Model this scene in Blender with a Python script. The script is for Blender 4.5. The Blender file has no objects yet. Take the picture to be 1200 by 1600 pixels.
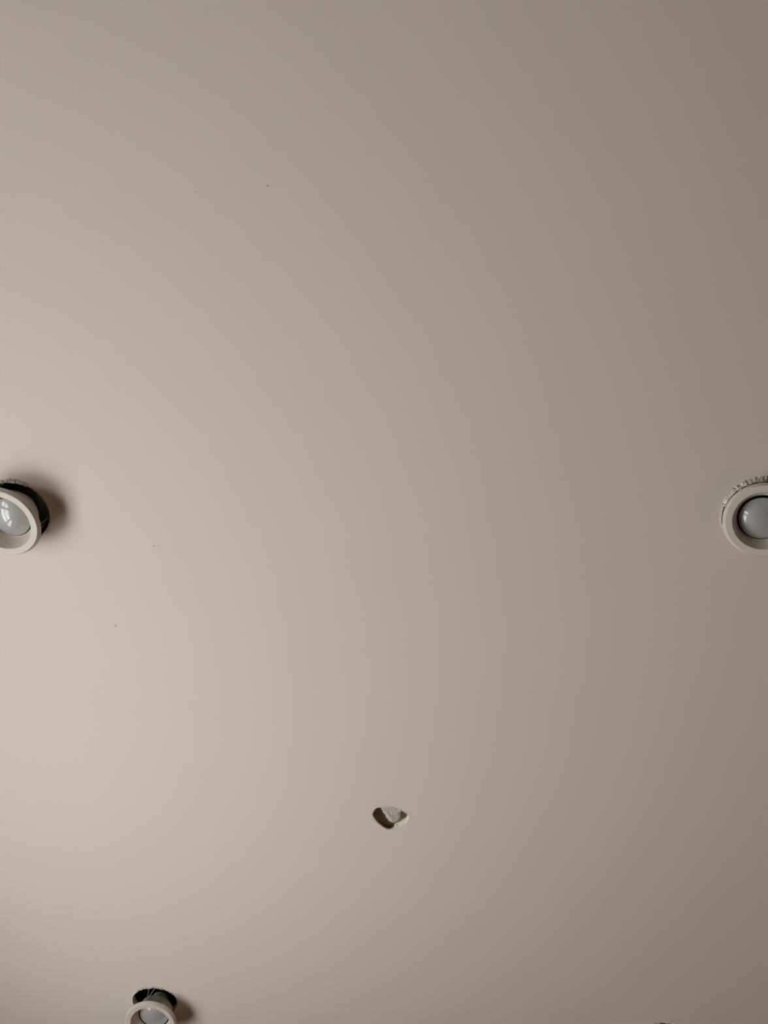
import bpy, bmesh, math, random
from mathutils import Vector, Matrix, noise
from mathutils.geometry import delaunay_2d_cdt

random.seed(7)
scene = bpy.context.scene
C = scene.collection

# ------------------------------------------------------------------ camera
CEIL = 2.45                       # underside of the ceiling
CAM_Z = 1.45                      # phone held one metre below it, pointing up
cam_data = bpy.data.cameras.new('camera')
cam = bpy.data.objects.new('camera', cam_data)
C.objects.link(cam)
cam.location = (0, 0, CAM_Z)
cam.rotation_euler = (math.radians(180 - 25), 0, 0)
cam_data.sensor_fit = 'VERTICAL'
cam_data.sensor_height = 36
cam_data.lens = 1150 / 1600 * 36
cam_data.clip_start = 0.02
scene.camera = cam

# ------------------------------------------------------------------ light
world = bpy.data.worlds.new('overcast_daylight')
scene.world = world
world.use_nodes = True
wb = world.node_tree.nodes['Background']
wb.inputs[0].default_value = (0.97, 0.985, 1.0, 1)
wb.inputs[1].default_value = 13.05

# the room, and the windows the daylight comes through
X0, X1, Y0, Y1 = -1.30, 2.05, -1.9, 3.3
WT = 0.22
WL = 0.09                          # the window wall is thin
WIN1 = dict(y0=-0.15, y1=1.65, z0=0.76, z1=1.80)      # in wall_left
WIN2 = dict(y0=1.10, y1=1.52, z0=0.82, z1=1.34)       # in wall_right

def portal(name, loc, rot, sx, sy):
    d = bpy.data.lights.new(name, 'AREA')
    d.shape = 'RECTANGLE'; d.size = sx; d.size_y = sy
    d.cycles.is_portal = True
    o = bpy.data.objects.new(name, d)
    o.location = loc; o.rotation_euler = rot
    C.objects.link(o)

portal('window_portal', (X0 - WL - 0.01, (WIN1['y0'] + WIN1['y1']) / 2, (WIN1['z0'] + WIN1['z1']) / 2),
       (0, -math.pi / 2, 0), WIN1['z1'] - WIN1['z0'], WIN1['y1'] - WIN1['y0'])
portal('window_portal', (X1 + WT + 0.01, (WIN2['y0'] + WIN2['y1']) / 2, (WIN2['z0'] + WIN2['z1']) / 2),
       (0, math.pi / 2, 0), WIN2['z1'] - WIN2['z0'], WIN2['y1'] - WIN2['y0'])

vs = scene.view_settings
vs.view_transform = 'Standard'
vs.look = 'None'
vs.gamma = 1
vs.use_curve_mapping = False
vs.exposure = 0.0
scene.cycles.use_denoising = True
scene.cycles.max_bounces = 8
scene.cycles.diffuse_bounces = 5

# ------------------------------------------------------------------ materials
def mat(name, col, rough=0.6, spec=0.5, bump=None, vary=None, metal=0.0, coat=None):
    """bump = (scale, strength, distance); vary = (scale, amount)"""
    m = bpy.data.materials.new(name)
    m.use_nodes = True
    nt = m.node_tree
    b = nt.nodes['Principled BSDF']
    b.inputs['Base Color'].default_value = (*col, 1)
    b.inputs['Roughness'].default_value = rough
    b.inputs['Specular IOR Level'].default_value = spec
    b.inputs['Metallic'].default_value = metal
    if coat:
        b.inputs['Coat Weight'].default_value = coat[0]
        b.inputs['Coat Roughness'].default_value = coat[1]
    tc = nt.nodes.new('ShaderNodeTexCoord')
    if vary:
        n = nt.nodes.new('ShaderNodeTexNoise')
        n.inputs['Scale'].default_value = vary[0]
        n.inputs['Detail'].default_value = 4
        nt.links.new(tc.outputs['Object'], n.inputs['Vector'])
        r = nt.nodes.new('ShaderNodeValToRGB')
        a = vary[1]
        r.color_ramp.elements[0].position = 0.3
        r.color_ramp.elements[1].position = 0.7
        r.color_ramp.elements[0].color = (*[c * (1 - a) for c in col], 1)
        r.color_ramp.elements[1].color = (*[min(1, c * (1 + a)) for c in col], 1)
        nt.links.new(n.outputs['Fac'], r.inputs['Fac'])
        nt.links.new(r.outputs['Color'], b.inputs['Base Color'])
    if bump:
        n2 = nt.nodes.new('ShaderNodeTexNoise')
        n2.inputs['Scale'].default_value = bump[0]
        n2.inputs['Detail'].default_value = 5
        nt.links.new(tc.outputs['Object'], n2.inputs['Vector'])
        bp = nt.nodes.new('ShaderNodeBump')
        bp.inputs['Strength'].default_value = bump[1]
        bp.inputs['Distance'].default_value = bump[2]
        nt.links.new(n2.outputs['Fac'], bp.inputs['Height'])
        nt.links.new(bp.outputs['Normal'], b.inputs['Normal'])
    return m

M = dict(
    ceiling=mat('matt_ceiling_paint', (0.80, 0.689, 0.614), 0.85, 0.15, (160, 0.10, 0.0012), (1.3, 0.012)),
    gypsum=mat('plasterboard_core', (0.82, 0.73, 0.65), 0.95, 0.1, (500, 0.5, 0.001), (220, 0.12)),
    paper=mat('torn_painted_paper', (0.78, 0.71, 0.63), 0.9, 0.1, (600, 0.4, 0.0008), (300, 0.15)),
    trim=mat('cream_powder_coat', (0.64, 0.560, 0.492), 0.45, 0.4),
    reflector=mat('cream_reflector', (0.66, 0.58, 0.50), 0.4, 0.4),
    can=mat('white_pressed_metal', (0.66, 0.64, 0.58), 0.5, 0.4),
    black=mat('black_gap_shade', (0.008, 0.007, 0.006), 0.7, 0.2),  # stands in for the shade in the gap round the bulb
    bulb=mat('frosted_diffuser', (0.375, 0.335, 0.325), 0.5, 0.7, coat=(0.8, 0.03)),
    steel=mat('zinc_spring_wire', (0.70, 0.68, 0.62), 0.5, 0.6, metal=0.3),
    timber=mat('dark_timber', (0.36, 0.295, 0.155), 0.9, 0.1, (60, 0.4, 0.003), (25, 0.25)),
    void=mat('dark_void_board', (0.16, 0.15, 0.12), 0.95, 0.05, None, (6, 0.2)),
    plaster=mat('grey_rough_plaster', (0.60, 0.545, 0.505), 0.95, 0.1, (450, 0.8, 0.0016), (330, 0.38)),
    wall=mat('wall_paint', (0.16, 0.094, 0.054), 0.8, 0.2, (140, 0.1, 0.001), (2, 0.02)),
    floor=mat('wood_floor', (0.06, 0.033, 0.017), 0.5, 0.3, (20, 0.1, 0.002), (5, 0.2)),
    white=mat('white_gloss_paint', (0.78, 0.76, 0.72), 0.35, 0.5),
)

def glass_mat(name, tint):
    m = bpy.data.materials.new(name)
    m.use_nodes = True
    nt = m.node_tree
    nt.nodes.clear()
    out = nt.nodes.new('ShaderNodeOutputMaterial')
    mix = nt.nodes.new('ShaderNodeMixShader')
    tr = nt.nodes.new('ShaderNodeBsdfTransparent')
    tr.inputs[0].default_value = (*tint, 1)
    gl = nt.nodes.new('ShaderNodeBsdfGlossy')
    gl.inputs['Roughness'].default_value = 0.02
    mix.inputs[0].default_value = 0.06
    nt.links.new(tr.outputs[0], mix.inputs[1])
    nt.links.new(gl.outputs[0], mix.inputs[2])
    nt.links.new(mix.outputs[0], out.inputs[0])
    return m
M['glass'] = glass_mat('window_glass', (0.95, 0.97, 0.96))
M['light_warming_glass'] = glass_mat('light_warming_window_glass', (0.97, 0.80, 0.60))  # amber tint added to warm the daylight on the right side

# ------------------------------------------------------------------ helpers
def link(name, me, mats, parent=None, smooth=False):
    if not isinstance(mats, (list, tuple)):
        mats = [mats]
    for m in mats:
        me.materials.append(M[m])
    if smooth:
        for p in me.polygons:
            p.use_smooth = True
    o = bpy.data.objects.new(name, me)
    C.objects.link(o)
    if parent:
        o.parent = parent
    return o

def from_bm(name, bm, mats, parent=None, smooth=False):
    bmesh.ops.recalc_face_normals(bm, faces=bm.faces)
    me = bpy.data.meshes.new(name)
    bm.to_mesh(me)
    bm.free()
    return link(name, me, mats, parent, smooth)

def box(bm, x0, x1, y0, y1, z0, z1):
    v = [bm.verts.new((x, y, z)) for x in (x0, x1) for y in (y0, y1) for z in (z0, z1)]
    for f in ((0, 1, 3, 2), (4, 6, 7, 5), (0, 4, 5, 1), (2, 3, 7, 6), (0, 2, 6, 4), (1, 5, 7, 3)):
        bm.faces.new([v[i] for i in f])

def boxes(name, lst, m, parent=None, bevel=0):
    bm = bmesh.new()
    for b in lst:
        box(bm, *b)
    if bevel:
        bmesh.ops.bevel(bm, geom=bm.edges[:], offset=bevel, segments=2, affect='EDGES')
    return from_bm(name, bm, m, parent)

def lathe(name, prof, m, parent, closed=True, n=96):
    """prof: (r, z) points; closed loops a solid ring, open profiles may end on the axis"""
    bm = bmesh.new()
    rings = []
    for r, z in prof:
        if r < 1e-6:
            rings.append([bm.verts.new((0, 0, z))])
        else:
            rings.append([bm.verts.new((r * math.cos(2 * math.pi * i / n), r * math.sin(2 * math.pi * i / n), z))
                          for i in range(n)])
    pairs = list(zip(rings, rings[1:])) + ([(rings[-1], rings[0])] if closed else [])
    for a, b in pairs:
        for i in range(n):
            j = (i + 1) % n
            if len(a) == 1:
                bm.faces.new((a[0], b[i], b[j]))
            elif len(b) == 1:
                bm.faces.new((a[i], b[0], a[j]))
            else:
                bm.faces.new((a[i], b[i], b[j], a[j]))
    o = from_bm(name, bm, m, parent, True)
    o.data.set_sharp_from_angle(angle=math.radians(38))
    return o

def tube_bm(bm, pts, r, n=8):
    pts = [Vector(p) for p in pts]
    prev = None
    for k, p in enumerate(pts):
        t = (pts[min(k + 1, len(pts) - 1)] - pts[max(k - 1, 0)]).normalized()
        a = t.cross(Vector((0.31, 0.77, 0.55))).normalized()
        b = t.cross(a)
        ring = [bm.verts.new(p + r * (math.cos(2 * math.pi * i / n) * a + math.sin(2 * math.pi * i / n) * b))
                for i in range(n)]
        if prev:
            for i in range(n):
                bm.faces.new((prev[i], prev[(i + 1) % n], ring[(i + 1) % n], ring[i]))
        else:
            bm.faces.new(ring[::-1])
        prev = ring
    bm.faces.new(prev)

def structure(o):
    o['kind'] = 'structure'
    return o

def tag(o, label, cat, group=None):
    o['label'] = label
    o['category'] = cat
    if group:
        o['group'] = group
    return o

def empty(name, loc, quat=None):
    o = bpy.data.objects.new(name, None)
    o.empty_display_size = 0.03
    C.objects.link(o)
    o.location = loc
    if quat is not None:
        o.rotation_mode = 'QUATERNION'
        o.rotation_quaternion = quat
    return o

# ------------------------------------------------------------------ the ceiling and its holes
BOARD = 0.0125                                   # plasterboard thickness
HR = 0.0485                                      # radius of the sawn downlight holes
HOLES = [(-0.5501, 0.4666), (0.5565, 0.4662), (-0.4973, 1.6400), (0.617, 1.7625)]

JAG = [(225, 300), (200, 305), (190, 420), (200, 320)]      # where the saw tore the board

def hole_loop(cx, cy, r, seed, n=300):
    pts = []
    for i in range(n):
        a = 2 * math.pi * i / n
        v = Vector((math.cos(a) * 9, math.sin(a) * 9, seed * 5.3))
        d = 0.0007 * noise.noise(v * 0.25) + 0.0006 * noise.noise(v) + 0.0005 * noise.noise(v * 3)
        lo, hi = JAG[seed]
        if any(lo <= math.degrees(a) + k <= hi for k in (0, 360)):
            d += 0.0016 * abs(noise.noise(v * 4.1)) + 0.0012 * noise.noise(v * 9.7)
        pts.append((cx + (r + d) * math.cos(a), cy + (r + d) * math.sin(a)))
    return pts

EGG = [(-0.0214, 1.0843), (-0.0202, 1.0907), (-0.0167, 1.0989), (-0.0119, 1.1071), (-0.0048, 1.1153),
       (0.0012, 1.1211), (0.0072, 1.1244), (0.0144, 1.1252), (0.0216, 1.1219), (0.0288, 1.1178),
       (0.0359, 1.1120), (0.0418, 1.1063), (0.0453, 1.0989), (0.0464, 1.0907), (0.0439, 1.0851),
       (0.0379, 1.0794), (0.0308, 1.0738), (0.0224, 1.0681), (0.0130, 1.0649), (0.0047, 1.0641),
       (-0.0035, 1.0657), (-0.0083, 1.0681), (-0.0142, 1.0694), (-0.0177, 1.0746)]

def smooth_loop(pts, sub=4, jit=0.0):
    n, out = len(pts), []
    for i in range(n):
        p0, p1, p2, p3 = (Vector(pts[(i + k) % n]) for k in (-1, 0, 1, 2))
        for s in range(sub):
            t = s / sub
            q = 0.5 * ((2 * p1) + (p2 - p0) * t + (2 * p0 - 5 * p1 + 4 * p2 - p3) * t * t
                       + (3 * p1 - p0 - 3 * p2 + p3) * t ** 3)
            d = jit * noise.noise(Vector((q.x * 400, q.y * 400, 3.1)))
            out.append((q.x + d, q.y + d * 0.7))
    return out

loops = [hole_loop(x, y, HR + (0.0018 if k == 1 else 0), k) for k, (x, y) in enumerate(HOLES)]
egg = smooth_loop(EGG, 4, 0.0006)[::-1]

def inside(p, ring):
    hit = False
    for (x0, y0), (x1, y1) in zip(ring, ring[1:] + ring[:1]):
        if (y0 > p.y) != (y1 > p.y) and p.x < (x1 - x0) * (p.y - y0) / (y1 - y0) + x0:
            hit = not hit
    return hit

def undercut(x, y):
    er = (Vector((x, y, 0)) - Vector((0.012, 1.092, 0))).normalized()
    k = max(0.0, min(1.0, (er.dot(Vector((-0.83, 0.56, 0))) - 0.25) / 0.35))
    return er * (0.009 * k)

def build_ceiling():
    outer = [(X0 - WT, Y0 - WT), (X1 + WT, Y0 - WT), (X1 + WT, Y1 + WT), (X0 - WT, Y1 + WT)]
    verts, edges = [], []
    rings = [outer] + loops + [egg]
    for ring in rings:
        s = len(verts)
        verts += [Vector(p) for p in ring]
        edges += [(s + i, s + (i + 1) % len(ring)) for i in range(len(ring))]
    vo, eo, fo, ov, oe, of = delaunay_2d_cdt(verts, edges, [], 1, 1e-7)
    bm = bmesh.new()
    bot = [bm.verts.new((v.x, v.y, CEIL)) for v in vo]
    top = [bm.verts.new((v.x, v.y, CEIL + BOARD)) for v in vo]
    # behind its lower left rim the small hole is broken out wider than in front
    for i in range(len(vo)):
        if ov[i] and ov[i][0] >= len(verts) - len(egg):
            top[i].co += undercut(vo[i].x, vo[i].y) * 1.15
    for f in fo:
        c = (vo[f[0]] + vo[f[1]] + vo[f[2]]) / 3
        if any(inside(c, ring) for ring in rings[1:]):
            continue
        bm.faces.new([bot[i] for i in reversed(f)]).material_index = 0
        bm.faces.new([top[i] for i in f]).material_index = 1
    border = [e for e in bm.edges if len(e.link_faces) == 1 and e.verts[0].co.z < CEIL + 0.001]
    idx = {v: i for i, v in enumerate(bot)}
    for e in border:
        a, b = (idx[v] for v in e.verts)
        f = bm.faces.new((bot[a], bot[b], top[b], top[a]))
        f.material_index = 1
    return from_bm('ceiling', bm, ['ceiling', 'gypsum'])

ceiling = structure(build_ceiling())

# room shell
structure(boxes('floor', [(X0 - WT, X1 + WT, Y0 - WT, Y1 + WT, -0.1, 0)], 'floor'))
structure(boxes('floor_above', [(X0 - WT, X1 + WT, Y0 - WT, Y1 + WT, CEIL + 0.08, CEIL + 0.12)], 'void'))
w = WIN1
structure(boxes('wall_left', [
    (X0 - WL, X0, Y0 - WT, w['y0'], 0, CEIL), (X0 - WL, X0, w['y1'], Y1 + WT, 0, CEIL),
    (X0 - WL, X0, w['y0'], w['y1'], 0, w['z0']), (X0 - WL, X0, w['y0'], w['y1'], w['z1'], CEIL)], 'wall'))
w = WIN2
structure(boxes('wall_right', [
    (X1, X1 + WT, Y0 - WT, w['y0'], 0, CEIL), (X1, X1 + WT, w['y1'], Y1 + WT, 0, CEIL),
    (X1, X1 + WT, w['y0'], w['y1'], 0, w['z0']), (X1, X1 + WT, w['y0'], w['y1'], w['z1'], CEIL)], 'wall'))
structure(boxes('wall_front', [(X0, X1, Y0 - WT, Y0, 0, CEIL)], 'wall'))
structure(boxes('wall_back', [(X0, X1, Y1, Y1 + WT, 0, CEIL)], 'wall'))
# unseen walls added to keep daylight out of the void above the plasterboard
Z0, Z1 = CEIL + BOARD, CEIL + 0.08
structure(boxes('void_walls', [(X0 - WT, X0, Y0 - WT, Y1 + WT, Z0, Z1), (X1, X1 + WT, Y0 - WT, Y1 + WT, Z0, Z1),
                           (X0, X1, Y0 - WT, Y0, Z0, Z1), (X0, X1, Y1, Y1 + WT, Z0, Z1)], 'void'))
for k, x in enumerate((-1.15, -0.75, -0.30, 0.20, 0.75, 1.2, 1.65)):
    structure(boxes('ceiling_joist', [(x - 0.022, x + 0.022, Y0, Y1, Z0, Z0 + 0.06)], 'timber'))
structure(boxes('baseboard_left', [(X0, X0 + 0.015, Y0, Y1, 0, 0.1)], 'white'))
structure(boxes('baseboard_right', [(X1 - 0.015, X1, Y0, Y1, 0, 0.1)], 'white'))
structure(boxes('baseboard_front', [(X0 + 0.015, X1 - 0.015, Y0, Y0 + 0.015, 0, 0.1)], 'white'))
structure(boxes('baseboard_back', [(X0 + 0.015, X1 - 0.015, Y1 - 0.015, Y1, 0, 0.1)], 'white'))

# window_1: three lights side by side with a transom, the middle one widest
w = WIN1
wx0, wx1 = X0 - 0.065, X0 - 0.02
F = 0.05
win = structure(boxes('window_1', [(wx0, wx1, w['y0'], w['y0'] + F, w['z0'], w['z1']),
                                   (wx0, wx1, w['y1'] - F, w['y1'], w['z0'], w['z1']),
                                   (wx0, wx1, w['y0'] + F, w['y1'] - F, w['z0'], w['z0'] + F),
                                   (wx0, wx1, w['y0'] + F, w['y1'] - F, w['z1'] - F, w['z1'])], 'white'))
ys = [w['y0'] + F, w['y0'] + 0.45, w['y1'] - 0.45, w['y1'] - F]
zs = [w['z0'] + F, 1.42, w['z1'] - F]
for y in ys[1:3]:
    boxes('mullion', [(wx0, wx1, y - 0.08, y + 0.08, zs[0], zs[2])], 'white', win)
for a, b in ((ys[0], ys[1] - 0.08), (ys[1] + 0.08, ys[2] - 0.08), (ys[2] + 0.08, ys[3])):
    boxes('transom', [(wx0, wx1, a, b, zs[1] - 0.03, zs[1] + 0.03)], 'white', win)
    for c, d in ((zs[0], zs[1] - 0.03), (zs[1] + 0.03, zs[2])):
        boxes('pane', [(wx0 + 0.02, wx0 + 0.026, a, b, c, d)], 'glass', win)
boxes('window_sill', [(X0 - 0.02, X0 + 0.015, w['y0'] - 0.04, w['y1'] + 0.04, w['z0'] - 0.03, w['z0'])], 'white', win)
# window_2: a small plain single light
w = WIN2
F = 0.03
vx0, vx1 = X1 + 0.08, X1 + 0.15
win = structure(boxes('window_2', [(vx0, vx1, w['y0'], w['y0'] + F, w['z0'], w['z1']),
                                   (vx0, vx1, w['y1'] - F, w['y1'], w['z0'], w['z1']),
                                   (vx0, vx1, w['y0'] + F, w['y1'] - F, w['z0'], w['z0'] + F),
                                   (vx0, vx1, w['y0'] + F, w['y1'] - F, w['z1'] - F, w['z1'])], 'white'))
boxes('pane', [(vx0 + 0.03, vx0 + 0.036, w['y0'] + F, w['y1'] - F, w['z0'] + F, w['z1'] - F)], 'light_warming_glass', win)
boxes('window_sill', [(X1 - 0.04, X1 + 0.08, w['y0'] - 0.03, w['y1'] + 0.03, w['z0'] - 0.03, w['z0'])], 'white', win)

# ------------------------------------------------------------------ torn paper round the downlight holes
def torn_edge(k, arcs):
    """little curled flaps of board paper left by the saw; arcs = (deg0, deg1, count, size)"""
    loop = loops[k]
    cx, cy = HOLES[k]
    rnd = random.Random(100 + k)
    bm = bmesh.new()
    for d0, d1, cnt, size in arcs:
        for i in range(cnt):
            a = math.radians(d0 + (d1 - d0) * (i + rnd.random()) / cnt)
            j = int(a / (2 * math.pi) * len(loop)) % len(loop)
            p = Vector((*loop[j], CEIL))
            er = Vector((math.cos(a), math.sin(a), 0))
            et = Vector((-er.y, er.x, 0))
            wd = size * rnd.uniform(0.25, 0.7)
            ln = size * rnd.uniform(0.5, 1.5)
            dn = size * rnd.uniform(0.3, 1.2)
            sk = size * rnd.uniform(-0.6, 0.6)
            b0, b1 = p - et * wd - er * 0.0006, p + et * wd - er * 0.0006
            m0 = p + er * ln * 0.18 - et * wd * 0.7 + et * sk * 0.4 + Vector((0, 0, -dn))
            m1 = p + er * ln * 0.15 + et * wd * 0.6 + et * sk * 0.4 + Vector((0, 0, -dn * 0.9))
            t = p + er * ln + et * sk + Vector((0, 0, -dn * rnd.uniform(0.0, 0.35)))
            up = Vector((0, 0, 0.0005))
            vs_ = [bm.verts.new(q) for q in (b0, b1, m1, t, m0)]
            vt = [bm.verts.new(q + up - er * 0.0003) for q in (b0, b1, m1, t, m0)]
            bm.faces.new(vs_)
            bm.faces.new(vt[::-1])
            for q in range(5):
                bm.faces.new((vs_[q], vt[q], vt[(q + 1) % 5], vs_[(q + 1) % 5]))
    # a thin proud burr of paint and paper that follows the whole rim
    n = len(loop)
    for i in range(n):
        q = []
        for s in (i, (i + 1) % n):
            x, y = loop[s]
            er = Vector((x - cx, y - cy, 0)).normalized()
            h = 0.0006 + 0.0009 * abs(noise.noise(Vector((x * 300, y * 300, k))))
            q.append((Vector((x, y, CEIL + 0.0006)), Vector((x, y, CEIL - h)), Vector((x, y, CEIL + 0.0002)) + er * 0.0018))
        (a0, b0, c0), (a1, b1, c1) = q
        bm.faces.new([bm.verts.new(v) for v in (a0, a1, b1, b0)])
        bm.faces.new([bm.verts.new(v) for v in (b0, b1, c1, c0)])
    bmesh.ops.remove_doubles(bm, verts=bm.verts, dist=1e-6)
    return from_bm('torn_paper_edge', bm, 'paper', ceiling)

torn_edge(0, [(222, 300, 90, 0.0042), (300, 395, 50, 0.0016), (35, 70, 16, 0.003)])
torn_edge(1, [(195, 300, 130, 0.0056), (165, 200, 18, 0.003)])
torn_edge(2, [(215, 300, 60, 0.0032), (300, 420, 40, 0.0020), (120, 215, 30, 0.0015)])
torn_edge(3, [(200, 320, 50, 0.0032)])

# ------------------------------------------------------------------ downlights
def downlight(centre, normal, label, bulb_shift, clip_angle, spin=0):
    n = Vector(normal).normalized()
    q = n.to_track_quat('-Z', 'Y')
    root = empty('recessed_downlight', centre, q)
    tag(root, label, 'downlight', 'downlights hanging loose from the ceiling')
    lathe('trim_ring', [(0.0427, 0.0006), (0.0433, 0.0), (0.0522, 0.0), (0.0553, 0.0046), (0.0556, 0.0058),
                        (0.0551, 0.0067), (0.0535, 0.0071), (0.0490, 0.0078), (0.0445, 0.0080), (0.0427, 0.0076)],
          'trim', root)
    lathe('reflector', [(0.0427, 0.0007), (0.0410, 0.0045), (0.0384, 0.0110), (0.0358, 0.0180), (0.0344, 0.0214),
                        (0.0336, 0.0220), (0.0337, 0.0228), (0.0350, 0.0222), (0.0366, 0.0180), (0.0424, 0.0080)],
          'reflector', root)
    lathe('housing', [(0.0430, 0.0081), (0.0402, 0.0112), (0.0378, 0.0170), (0.0362, 0.0216), (0.0354, 0.0260),
                      (0.0351, 0.0370), (0.0346, 0.0396), (0.0336, 0.0408), (0.0180, 0.0412), (0.0172, 0.0430),
                      (0.0168, 0.0640), (0.0, 0.0645)], 'can', root, closed=False)
    lathe('gap_shade_cup', [(0.0340, 0.0230), (0.0346, 0.0270), (0.0346, 0.0380), (0.0300, 0.0400), (0.0, 0.0404),  # added black cup, darkens the gap round the bulb like deep shade
                          ], 'black', root, closed=False)
    dome = []
    rb, h, z = 0.0308, 0.0095, 0.0220
    R = (rb * rb + h * h) / (2 * h)
    am = math.asin(rb / R)
    for i in range(15):
        a = am * i / 14
        dome.append((R * math.sin(a), z - h + R * (1 - math.cos(a))))
    dome += [(rb + 0.0003, z + 0.001), (rb, z + 0.003), (0.0260, z + 0.010), (0.0140, z + 0.015), (0.0, z + 0.016)]
    b = lathe('bulb', dome, 'bulb', root, closed=False)
    b.location = (bulb_shift[0], bulb_shift[1], bulb_shift[2])
    for s in (0, math.pi):
        bm = bmesh.new()
        a = clip_angle + s
        er = Vector((math.cos(a), math.sin(a), 0))
        et = Vector((-er.y, er.x, 0))
        up = Vector((0, 0, 1))
        base = er * 0.0385 + up * 0.0290
        for sg, lean in ((-1, 0.004), (1, 0.010)):
            tube_bm(bm, [base + et * sg * 0.0015, base + et * sg * 0.0025 + up * 0.006 + er * 0.001,
                         base + et * sg * lean + up * 0.019 + er * 0.003,
                         base + et * (sg * lean * 1.2) + up * 0.034 + er * 0.001], 0.0009)
        coil = [base + et * (-0.0035 + 0.007 * i / 40) + 0.0022 * (math.cos(i * 0.9) * er + math.sin(i * 0.9) * up)
                for i in range(41)]
        tube_bm(bm, coil, 0.0005, 6)
        from_bm('spring_clip', bm, 'steel', root, True)
    return root

D = 0.04                                         # how far the rims have dropped below the ceiling
downlight((-0.5542, 0.4656, CEIL - D), (-0.0926, 0.0470, -1),
          'round cream downlight with window reflections on its bulb, cut off by the left edge',
          (0.0016, 0.0016, 0), math.radians(150))
downlight((0.5510, 0.4620, CEIL - D), (-0.2883, -0.1917, -1),
          'round cream downlight with dark grey bulb, cut off by the right edge',
          (0.0012, -0.0012, 0.0005), math.radians(222))
downlight((-0.4978, 1.6530, CEIL - D), (-0.0386, -0.1919, -1),
          'downlight showing its spring clip and metal can, lowest at the left of the photo',
          (-0.0003, 0.0008, 0), math.radians(262))
downlight((0.617, 1.772, CEIL - D), (0.02, -0.08, -1),
          'downlight almost wholly below the bottom edge, at the right',
          (0, 0, 0), math.radians(140))

# ------------------------------------------------------------------ the small ragged hole in the middle
hole = empty('ceiling_hole', (0.012, 1.094, CEIL))
tag(hole, 'small egg-shaped ragged hole with grey plaster inside, low in the middle of the ceiling', 'hole')
HO = Vector((0.012, 1.094, CEIL))

def hole_part(name, bm, m, smooth=False):
    for v in bm.verts:
        v.co -= HO
    return from_bm(name, bm, m, hole, smooth)

# cut edge of the board: a broken, slightly flared skin just inside the opening
bm = bmesh.new()
n = len(egg)
cen = Vector((0.012, 1.092, 0))
rows = []
for lv, (z, off) in enumerate(((-0.0004, 0.0008), (0.0, -0.0002), (0.003, -0.0006), (0.006, -0.0009), (0.0095, -0.0012), (0.0123, -0.0008))):
    row = []
    for i, (x, y) in enumerate(egg):
        er = (Vector((x, y, 0)) - cen).normalized()
        d = off + (0.0009 * noise.noise(Vector((x * 350, y * 350, z * 350))) if lv > 1 else 0)
        d3 = undercut(x, y) * max(0.0, min(1.0, (z - 0.0032) / 0.006))
        row.append(bm.verts.new(Vector((x, y, CEIL + z)) + er * d + d3))
    rows.append(row)
for a, b in zip(rows, rows[1:]):
    for i in range(n):
        j = (i + 1) % n
        bm.faces.new((a[i], a[j], b[j], b[i]))
hole_part('cut_edge', bm, 'gypsum')

# burr of torn paint along the lower right rim
bm = bmesh.new()
rnd = random.Random(5)
for i in range(0, n):
    x, y = egg[i]
    er = (Vector((x, y, 0)) - cen).normalized()
    if er.x + er.y * 0.4 < 0.25 and rnd.random() < 0.6:
        continue
    et = Vector((-er.y, er.x, 0))
    p = Vector((x, y, CEIL))
    s = rnd.uniform(0.0008, 0.0024)
    v = [bm.verts.new(q) for q in (p - et * s - er * 0.0004, p + et * s - er * 0.0004,
                                   p + er * s * rnd.uniform(0.6, 1.5) + Vector((0, 0, -s * 0.5)),
                                   p + er * 0.0005 + Vector((0, 0, 0.001)))]
    for f in ((0, 1, 2), (0, 2, 3), (1, 3, 2), (0, 3, 1)):
        bm.faces.new([v[k] for k in f])
hole_part('torn_edge', bm, 'paper')

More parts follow.
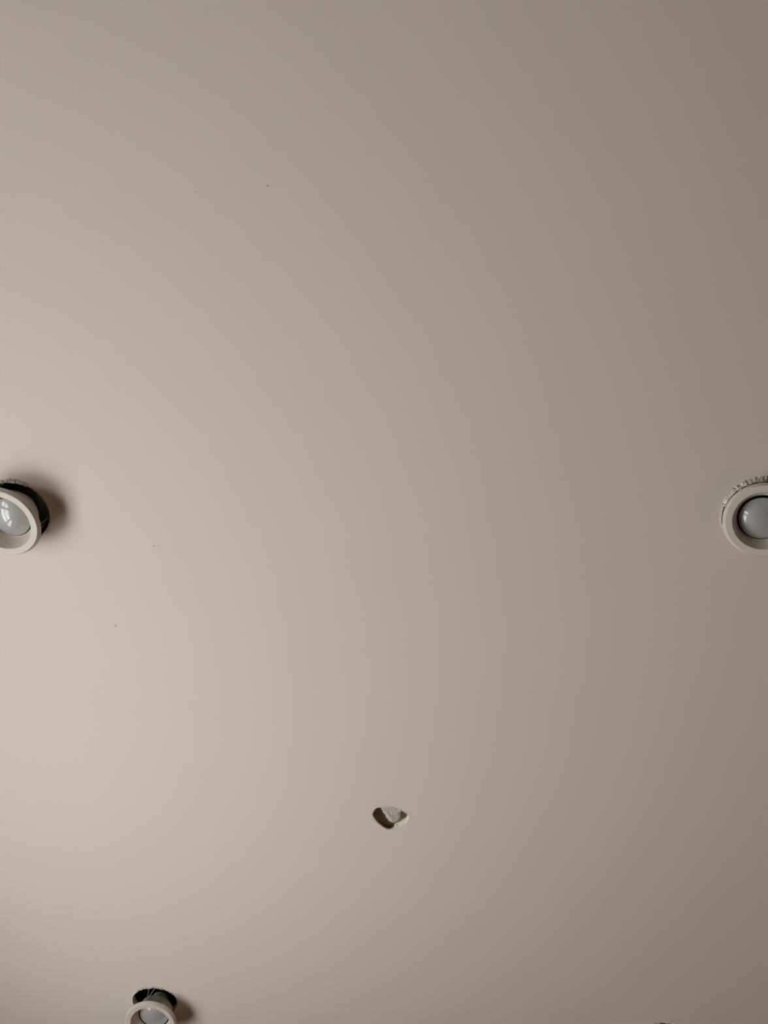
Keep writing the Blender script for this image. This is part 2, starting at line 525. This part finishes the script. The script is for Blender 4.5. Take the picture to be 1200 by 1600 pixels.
# timber noggin that closes the hole from above
bm = bmesh.new()
box(bm, -0.277, 0.177, 1.03, 1.19, CEIL + 0.0165, CEIL + 0.055)
hole_part('backing_board', bm, 'timber')

# rough plug of grey plaster left on the timber
outline = [(-0.0095, 1.067), (-0.006, 1.0767), (-0.0012, 1.088), (0.0036, 1.0995), (0.0084, 1.1085),
           (0.0132, 1.1126), (0.0193, 1.1135), (0.0241, 1.111), (0.0288, 1.1044), (0.0311, 1.0946),
           (0.0328, 1.0848), (0.0321, 1.0751), (0.0237, 1.067), (0.0071, 1.0638)]
ol = smooth_loop(outline, 5, 0.0025)
bm = bmesh.new()
pc = Vector((sum(p[0] for p in ol) / len(ol), sum(p[1] for p in ol) / len(ol)))
rings = []
for t, z in ((1.05, 0.0175), (1.02, 0.0110), (0.97, 0.0074), (0.88, 0.0056), (0.66, 0.0046), (0.42, 0.0042), (0.18, 0.0044)):
    ring = []
    for p in ol:
        q = pc + (Vector(p) - pc) * t
        dz = 0.0008 * noise.noise(Vector((q.x * 260, q.y * 260, 1))) + 0.0009 * noise.noise(Vector((q.x * 700, q.y * 700, 4)))
        ring.append(bm.verts.new((q.x, q.y, CEIL + z + (dz if t < 1.02 else 0))))
    rings.append(ring)
for a, b in zip(rings, rings[1:]):
    for i in range(len(ol)):
        j = (i + 1) % len(ol)
        bm.faces.new((a[i], a[j], b[j], b[i]))
bm.faces.new(rings[-1])
hole_part('plaster_lump', bm, 'plaster')

# ------------------------------------------------------------------ specks in the paint
for x, y, r in ((-0.2353, 0.0262, 0.0008), (-0.1455, 0.0196, 0.0010), (-0.4343, 0.6694, 0.0013), (-0.3530, 0.5236, 0.0010),
                (-0.3450, 0.5225, 0.0010), (-0.3157, 0.6633, 0.0009), (-0.3020, 0.6640, 0.0007),
                (0.816, 1.562, 0.0012)):
    bm = bmesh.new()
    bmesh.ops.create_icosphere(bm, subdivisions=2, radius=r)
    for v in bm.verts:
        v.co.z *= 0.8
        v.co += 0.25 * r * noise.noise_vector(v.co * 900)
    o = from_bm('paint_speck', bm, 'ceiling', ceiling, True)
    o.location = (x, y, CEIL - r * 0.3)
